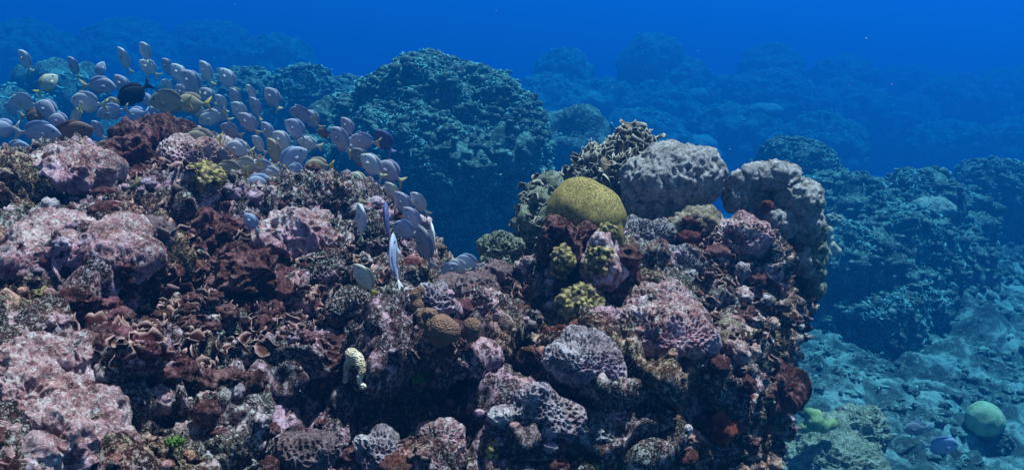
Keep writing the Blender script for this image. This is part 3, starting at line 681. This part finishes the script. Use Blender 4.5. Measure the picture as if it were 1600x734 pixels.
def hsurf(px, py):
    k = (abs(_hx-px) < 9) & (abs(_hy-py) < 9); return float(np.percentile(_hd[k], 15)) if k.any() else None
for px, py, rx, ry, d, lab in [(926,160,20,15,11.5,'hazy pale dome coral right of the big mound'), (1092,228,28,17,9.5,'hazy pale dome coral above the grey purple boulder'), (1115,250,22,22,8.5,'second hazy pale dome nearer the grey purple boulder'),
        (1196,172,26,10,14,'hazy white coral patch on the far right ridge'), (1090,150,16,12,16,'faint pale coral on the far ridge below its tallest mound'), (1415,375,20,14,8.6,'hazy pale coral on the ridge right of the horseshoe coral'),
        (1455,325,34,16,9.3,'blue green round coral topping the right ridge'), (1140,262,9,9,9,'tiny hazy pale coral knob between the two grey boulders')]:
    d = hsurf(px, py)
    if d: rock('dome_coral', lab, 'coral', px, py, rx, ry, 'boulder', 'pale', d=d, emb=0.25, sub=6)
# green algae tufts
def tuft(label, px, py, s, d):
    r_ = np.random.RandomState(int(px)); n = 90; c = at(px, py, d)
    P = r_.normal(0, 0.45, (n, 3))*s*np.array([1, 0.8, 0.5]); V, F, e = blades(P.astype(np.float32), np.tile([0, -0.4, 0.8], (n, 1)), r_, s*0.12, s*0.35, 0.001, U=5, Vn=3)
    T(link('algae_tuft', mesh_np('algae_tuft', V, F, M['algae'], attr=e), loc=c), label, 'algae')
M['algae'] = blade_mat('green_algae', (0.025,0.06,0.01), (0.10,0.20,0.035), (0.04,0.10,0.015))
tuft('small bright green algae tuft in the hollow under the brown lobed coral', 657, 592, 0.022, surf(657,592)-0.03)
tuft('small green algae tuft at the bottom left in shade', 272, 690, 0.02, surf(272,690)-0.03)
# ------------------------------------------------------------------ fish: one empty each with body, fins and eyes as parts (nose to +X, unit length)
def fish_meshes():
    nr, ns = 30, 18
    xs_ = np.concatenate([np.linspace(0.5, 0.44, 5), np.linspace(0.42, -0.33, nr-5)])
    up_ = np.interp(xs_, [-0.33,-0.28,-0.20,-0.05,0.12,0.28,0.38,0.45,0.49,0.5], [0.030,0.034,0.085,0.175,0.215,0.195,0.140,0.072,0.025,0.004])
    lo_ = np.interp(xs_, [-0.33,-0.28,-0.20,-0.05,0.12,0.28,0.38,0.45,0.49,0.5], [0.030,0.034,0.080,0.165,0.200,0.170,0.120,0.075,0.035,0.006])
    wd_ = np.interp(xs_, [-0.33,-0.28,-0.15,0.05,0.22,0.34,0.44,0.49,0.5], [0.012,0.016,0.042,0.072,0.078,0.066,0.036,0.016,0.004])
    for arr in (up_, lo_, wd_):
        arr[1:-1] = 0.25*arr[:-2]+0.5*arr[1:-1]+0.25*arr[2:]
    V = []
    for x, u, l, w_ in zip(xs_, up_, lo_, wd_):
        for k in range(ns):
            a = 2*math.pi*k/ns; s, c = math.sin(a), math.cos(a)
            V.append((x, w_*math.copysign(abs(c)**0.9, c), (u if s > 0 else l)*s - 0.015*max(0, x-0.3)*4))
    V = np.array(V); i = np.arange(nr-1)[:,None]*ns; k = np.arange(ns)[None]
    F = np.stack([i+k, i+ns+k, i+ns+(k+1) % ns, i+(k+1) % ns], -1).reshape(-1, 4)
    body = (V, F)
    def fin(outline, th=0.006, axis='y'):
        o_ = np.array(outline, float); n = len(o_); c = o_.mean(0)
        V = []
        for s in (-1, 1):
            for p in o_: V.append((p[0], s*th*0.35, p[1]))
        V.append((c[0], -th, c[1])); V.append((c[0], th, c[1]))
        F = []
        for k in range(n):
            j = (k+1) % n
            F += [(k, j, 2*n), (n+j, n+k, 2*n+1), (k, n+k, j), (j, n+k, n+j)]
        return np.array(V), np.array(F)
    tail = fin([(-0.31,0.03),(-0.38,0.07),(-0.46,0.135),(-0.53,0.17),(-0.50,0.10),(-0.465,0.045),(-0.455,0.0),(-0.465,-0.045),(-0.50,-0.10),(-0.53,-0.165),(-0.46,-0.13),(-0.38,-0.065),(-0.31,-0.03)], 0.009)
    dorsal = fin([(0.30,0.175),(0.26,0.225),(0.16,0.258),(0.0,0.262),(-0.12,0.235),(-0.22,0.175),(-0.265,0.10),(-0.25,0.045),(-0.15,0.10),(0.0,0.16),(0.15,0.19)])
    anal = fin([(0.10,-0.185),(0.04,-0.225),(-0.08,-0.222),(-0.18,-0.17),(-0.26,-0.095),(-0.25,-0.045),(-0.15,-0.095),(0.0,-0.155)])
    pv_ = fin([(0.24,-0.165),(0.20,-0.24),(0.165,-0.26),(0.17,-0.20),(0.19,-0.17)])
    def pect(s):
        V, F = fin([(0.25,-0.02),(0.20,0.02),(0.13,0.035),(0.085,0.0),(0.09,-0.055),(0.14,-0.075),(0.20,-0.06)], 0.005)
        V = V.copy(); V[:,1] = s*(0.078 + V[:,1] + (0.25-V[:,0])*0.42); return V, (F if s > 0 else F)
    v, f = ico(3)
    def eye(s): return v*np.array([0.024,0.012,0.024])+np.array([0.355, s*0.061, 0.062]), f
    def mouth(): return v*np.array([0.018,0.016,0.010])+np.array([0.494, 0, -0.018]), f
    return dict(body=body, tail_fin=tail, dorsal_fin=dorsal, anal_fin=anal, pelvic_fin=pv_, pectoral_fin=[pect(1), pect(-1)], eye=[eye(1), eye(-1)], mouth=mouth())
FM = fish_meshes()
def skin(name, c1, c2, rough=0.5):
    t = NT(name); sx = t.n.new('ShaderNodeSeparateXYZ'); t.l.new(t.co, sx.inputs[0])
    a = t.ramp(t.math('ADD', t.math('MULTIPLY', sx.outputs[2], 1.2), 0.5), [(0.25, c2), (0.75, c1)])
    mp = t.n.new('ShaderNodeMapping'); mp.inputs['Scale'].default_value = (2.0, 2.0, 22.0); t.l.new(t.co, mp.inputs[0])
    a = t.mix(t.ramp(t.noise(2.2, 3, 0.6, 0.4, mp.outputs[0]), [(0.42, 0.0), (0.6, 0.35)]), a, tuple(0.55*x for x in c1))
    return t.done(a, 0.7, t.bump(t.vor(70), 0.25, 0.01))
KINDS = {  # body upper, body lower, fins, tail
    'blue': ((0.44,0.50,0.72), (0.54,0.60,0.80), (0.32,0.40,0.68), (0.60,0.62,0.70)),
    'pale': ((0.72,0.70,0.78), (0.80,0.80,0.86), (0.55,0.56,0.70), (0.78,0.70,0.48)),
    'lavender': ((0.50,0.46,0.60), (0.60,0.56,0.70), (0.36,0.36,0.58), (0.72,0.60,0.38)),
    'tan': ((0.50,0.41,0.29), (0.60,0.52,0.40), (0.36,0.29,0.24), (0.76,0.58,0.16)),
    'brown': ((0.24,0.14,0.11), (0.32,0.20,0.16), (0.14,0.08,0.08), (0.46,0.33,0.22)),
    'dark': ((0.008,0.010,0.03), (0.012,0.014,0.04), (0.006,0.008,0.03), (0.008,0.010,0.04)),
    'navy': ((0.10,0.12,0.30), (0.14,0.17,0.38), (0.07,0.10,0.40), (0.22,0.25,0.52)),
    'grey': ((0.27,0.27,0.33), (0.36,0.36,0.42), (0.18,0.19,0.32), (0.38,0.40,0.52)),
    'yellow': ((0.68,0.63,0.52), (0.78,0.74,0.64), (0.52,0.46,0.32), (0.80,0.66,0.14)),
}
te = NT('fish_eye'); EYE = te.done((0.01,0.01,0.015), 0.25); te.b.inputs['Specular IOR Level'].default_value = 0.5
PROTO = {}
def proto(kind, vb=0):
    if (kind, vb) not in PROTO:
        c1, c2, cf, ct = [tuple(x*k for x, k in zip(c, (0.74, 0.74, 0.73))) for c in KINDS[kind]]
        mb, mf, mt_ = skin(kind+'_skin', c1, c2), skin(kind+'_fin', cf, cf), skin(kind+'_tail', ct, ct)
        mp_ = skin(kind+'_pectoral', tuple(0.8*x for x in c1), tuple(0.8*x for x in c2)); lst = []
        for part, g in FM.items():
            mat = {'body': mb, 'tail_fin': mt_, 'eye': EYE, 'mouth': mf, 'pectoral_fin': mp_}.get(part, mf)
            for q in (g if isinstance(g, list) else [g]):
                W = np.array(q[0], float); W[:,1] += 0.34*vb*np.maximum(0.18-W[:,0], 0)**2
                lst.append((part, mesh_np(part, W, q[1], mat)))
        PROTO[kind, vb] = lst
    return PROTO[kind, vb]
def fish(px, py, d, Lpx, yaw, pitch, kind, label, roll=0, bend=0):
    o = bpy.data.objects.new('fish', None); COL.objects.link(o); o.empty_display_size = 0.05
    if 60 < yaw < 140 and pitch < 65: yaw = 148 + (int(px*7+py*3) % 40)
    if py < 190 and px < 500: d *= 1.3
    h_ = int(px*13+py*29); L = Lpx*d/FPX*(0.86 + 0.22*((h_ % 11)/10)); vb = (h_ % 3)-1; roll = roll + (h_ % 23)-11
    o.location = at(px, py, d); o.rotation_euler = (R(roll), -R(pitch), R(yaw)); o.scale = (L, L*0.82, L*(1.12 + 0.18*((h_ % 17)/16)))
    o['label'] = label; o['category'] = 'fish'; o['group'] = 'shoal of reef fish' if px < 1300 else 'pair of blue fish over the sand'
    for part, me in proto(kind, vb):
        link(part, me, parent=o)
# px, py, distance, length in photo px, heading (0 right, 90 away, 180 left), nose up, colour, label
FISH = [
 (40,96,5.2,44,75,58,'pale','lone pale fish seen narrow on at the far upper left'),
 (116,106,5.6,40,70,60,'lavender','dim fish seen narrow on, second from the left in the top row'),
 (157,110,5.9,30,60,60,'lavender','tiny dim fish below left of the topmost pair'),
 (195,95,5.1,44,80,62,'pale','narrow pale fish left of the topmost fish of the shoal'),
 (228,83,5.1,42,105,60,'pale','topmost fish of the shoal, narrow and pale with yellowish tail'),
 (233,107,5.2,38,110,45,'pale','pale fish directly below the topmost fish of the shoal'),
 (263,107,5.6,36,70,50,'lavender','dim lavender fish right of the topmost fish'),
 (74,132,4.9,44,50,40,'yellow','yellowish pale fish in the upper left, turned half away'),
 (155,134,4.5,54,0,-3,'lavender','lavender fish in full side view heading right with yellow tail'),
 (192,135,4.8,40,80,60,'lavender','narrow lavender fish just above the black fish'),
 (210,147,4.3,58,205,-28,'dark','single black fish slanting nose down among the pale ones'),
 (280,117,4.9,42,110,62,'pale','bright narrow fish above the end of the tan fish row'),
 (263,136,4.7,38,150,30,'pale','bright white blue fish below the narrow bright one'),
 (300,131,4.7,50,130,48,'lavender','broad lavender fish in the middle of the upper row'),
 (323,115,5.0,42,105,60,'pale','narrow pale fish right of the broad lavender one, tail to the right'),
 (356,125,4.9,46,110,60,'pale','narrow pale fish at the right end of the upper row'),
 (394,147,4.6,44,140,40,'pale','bright pale fish leaning left at the right of the upper shoal'),
 (39,161,4.1,52,175,10,'pale','pale fish with raised tail at the far left edge group'),
 (51,181,4.0,40,10,0,'brown','small brownish fish under the pale one at far left'),
 (77,174,4.0,50,120,30,'lavender','plump lavender fish between the far left pair and the big pale fish'),
 (137,161,3.9,62,170,8,'pale','big pale fish in side view left of the black fish'),
 (121,182,3.9,46,150,-30,'yellow','yellowish fish nose down below the big pale fish'),
 (176,175,4.0,52,195,-10,'blue','bright light blue fish directly under the black fish'),
 (179,163,4.1,30,80,50,'tan','small yellowish fish seen end on touching the black fish'),
 (229,158,4.5,36,90,58,'blue','narrow blue fish right of the black fish tail'),
 (266,160,4.0,76,178,2,'tan','long tan fish in side view above the left crest'),
 (300,162,4.1,54,175,0,'tan','second tan fish overlapping the tail of the long tan fish'),
 (348,163,4.5,46,115,45,'pale','pale fish above the bright white fish by the crest'),
 (332,183,4.2,44,190,-20,'pale','bright white fish just right of the crest rock'),
 (311,176,4.4,34,80,55,'yellow','narrow yellowish fish left of the bright white fish'),
 (8,201,3.8,58,180,-5,'blue','blue fish cut off by the left edge'),
 (60,207,3.7,68,2,-4,'blue','large blue fish in side view at far left, heading right'),
 (108,214,3.8,72,18,22,'brown','dark brown fish slanting upward right of the large blue fish'),
 (42,252,3.4,74,20,28,'navy','big shadowed blue fish low at the left edge'),
 (154,204,4.1,36,95,50,'blue','dim blue fish seen end on beside the dark brown fish'),
 (389,194,4.0,50,125,50,'lavender','lavender fish nose up right of the crest rock'),
 (317,220,3.85,62,178,0,'tan','tan fish with yellow tail hovering over the pale crest mound'),
 (375,233,3.8,52,160,10,'pale','pale lavender fish nose left, right of the tan crest fish'),
 (362,267,3.5,56,178,0,'tan','grey tan fish lowest on the left crest, in side view'),
 (387,259,3.65,52,182,-12,'yellow','pale yellowish fish just above the grey tan one'),
 (378,290,3.45,44,160,20,'yellow','pale yellow fish partly hidden behind the crest rock'),
 (409,290,3.5,58,178,-5,'blue','light blue fish settled at the rock edge under the shoal'),
 (405,227,3.9,44,150,45,'pale','bright white narrow fish in the middle of the shoal'),
 (430,240,3.8,52,140,55,'tan','tan fish nose up right of the bright white narrow fish'),
 (454,250,3.8,60,20,30,'blue','blue fish half hidden behind the nose up tan fish'),
 (472,181,4.1,56,160,20,'lavender','upper lavender fish with yellow tail in the middle pair'),
 (464,204,4.0,54,130,40,'blue','blue lavender fish overlapping below the yellow tailed middle one'),
 (483,225,4.1,46,170,15,'pale','small pale fish below the middle overlapping pair'),
 (506,209,4.6,30,110,20,'brown','small round brown fish alone in the middle'),
 (499,260,3.8,56,176,-3,'tan','tan fish with yellow tail in side view above the crest rock by the gap'),
 (466,269,3.7,44,150,10,'blue','blue fish peeking over the crest rock left of the tan side view fish'),
 (534,221,3.9,58,145,42,'lavender','lavender fish nose up with pale tail, left of the cluster over the teal mound'),
 (544,200,4.2,44,130,55,'lavender','dim lavender fish topmost of the cluster over the teal mound'),
 (569,221,3.9,54,168,10,'lavender','broad lavender fish in side view against the teal mound'),
 (601,221,4.2,42,115,55,'navy','purple dark fish at the right end of the cluster over the mound'),
 (565,249,3.8,50,130,50,'grey','dark grey fish below the broad lavender one'),
 (582,260,3.75,56,135,45,'pale','pale fish behind the dark grey fish'),
 (611,270,3.75,52,160,30,'lavender','lavender fish with yellow tail below the cluster over the mound'),
 (561,283,3.6,48,160,25,'yellow','yellowish fish slanting down close over the crest rock'),
 (613,301,3.45,46,125,60,'yellow','pale yellowish fish nose up above the descending group'),
 (631,321,3.4,60,120,60,'lavender','lavender fish nose up in the descending group by the gap'),
 (656,319,3.4,52,150,45,'pale','pale fish with white forked tail at the right of the descending group'),
 (565,347,3.05,62,120,72,'pale','pale lavender fish nose up against the pink rock'),
 (604,352,3.05,72,100,78,'navy','dark blue fish standing nearly vertical beside the pale one'),
 (634,360,3.2,52,165,20,'blue','muted blue fish behind the vertical dark blue fish'),
 (662,386,2.95,84,125,68,'grey','long dark grey fish nose up in front of the gap'),
 (676,376,3.0,66,110,76,'pale','pale fish with dark eye standing upright beside the gap'),
 (615,408,2.85,92,95,84,'blue','slender blue fish upright with its tail pointing straight down'),
 (570,437,2.75,58,130,58,'yellow','cream fish with yellow tail curving low over the dark rock'),
 (733,411,3.15,44,165,12,'blue','bright light blue fish resting at the lip of the gap, rightmost'),
 (699,421,3.1,42,20,20,'blue','light blue fish resting at the lip of the gap, leftmost'),
 (718,417,3.12,38,150,15,'pale','pale fish squeezed between the two blue ones at the gap lip'),
 (393,348,3.0,34,110,60,'blue','tiny blue fish alone low over the dark red rocks'),
 (350,243,3.75,36,160,5,'grey','small dusky fish behind the pale lavender fish'),
 (368,155,4.6,40,100,60,'lavender','narrow lavender fish below the right end of the upper row'),
 (326,152,4.7,44,110,50,'lavender','dim lavender fish below the narrow pale one of the upper row'),
 (427,155,4.6,46,120,55,'lavender','lavender fish nose up at the far right of the upper shoal'),
 (401,171,4.4,44,110,55,'lavender','lavender fish below left of the last fish in the upper shoal'),
 (412,262,3.7,46,170,0,'lavender','dim lavender fish behind the pale yellowish one'),
 (96,190,4.3,46,172,12,'lavender','lavender fish between the large blue fish and the yellowish one'),
 (20,172,4.6,44,160,20,'blue','dusky blue fish above the one cut off by the left edge'),
 (215,178,4.2,44,168,-12,'blue','light blue fish nosing into the top of the crest rock'),
 (248,182,4.4,38,150,40,'lavender','lavender fish just above the crest rock under the long tan fish'),
 (287,148,4.8,42,155,50,'lavender','lavender fish squeezed above the second tan fish'),
 (376,176,4.3,46,160,45,'pale','pale fish nose up right of the bright white fish'),
 (362,205,4.1,44,170,25,'lavender','lavender fish low behind the crest rock, left of the nose up one'),
 (442,222,4.0,46,155,40,'pale','pale fish at the inner edge of the shoal left of the small pale one'),
 (420,208,4.2,42,150,50,'blue','blue fish nose up between the upper shoal and the middle pair'),
 (345,180,4.5,40,165,30,'lavender','lavender fish partly behind the bright white one'),
 (426,275,3.7,50,172,-8,'pale','pale fish low over the rock edge right of the dim lavender one'),
 (488,188,4.4,44,150,40,'lavender','lavender fish right of the upper middle pair'),
 (556,232,3.95,46,155,35,'blue','blue fish tucked behind the broad lavender one'),
 (645,345,3.25,50,150,50,'lavender','lavender fish hanging behind the muted blue one'),
 (25,232,4.0,46,10,8,'blue','blue fish under the large blue fish near the left edge'),
 (1470,697,5.4*KF,58,8,2,'blue','bright blue fish low over the sand at lower right'),
 (1432,669,5.7*KF,50,188,0,'grey','dark blue grey fish just behind the bright one over the sand'),
]
for f in FISH: fish(*f)
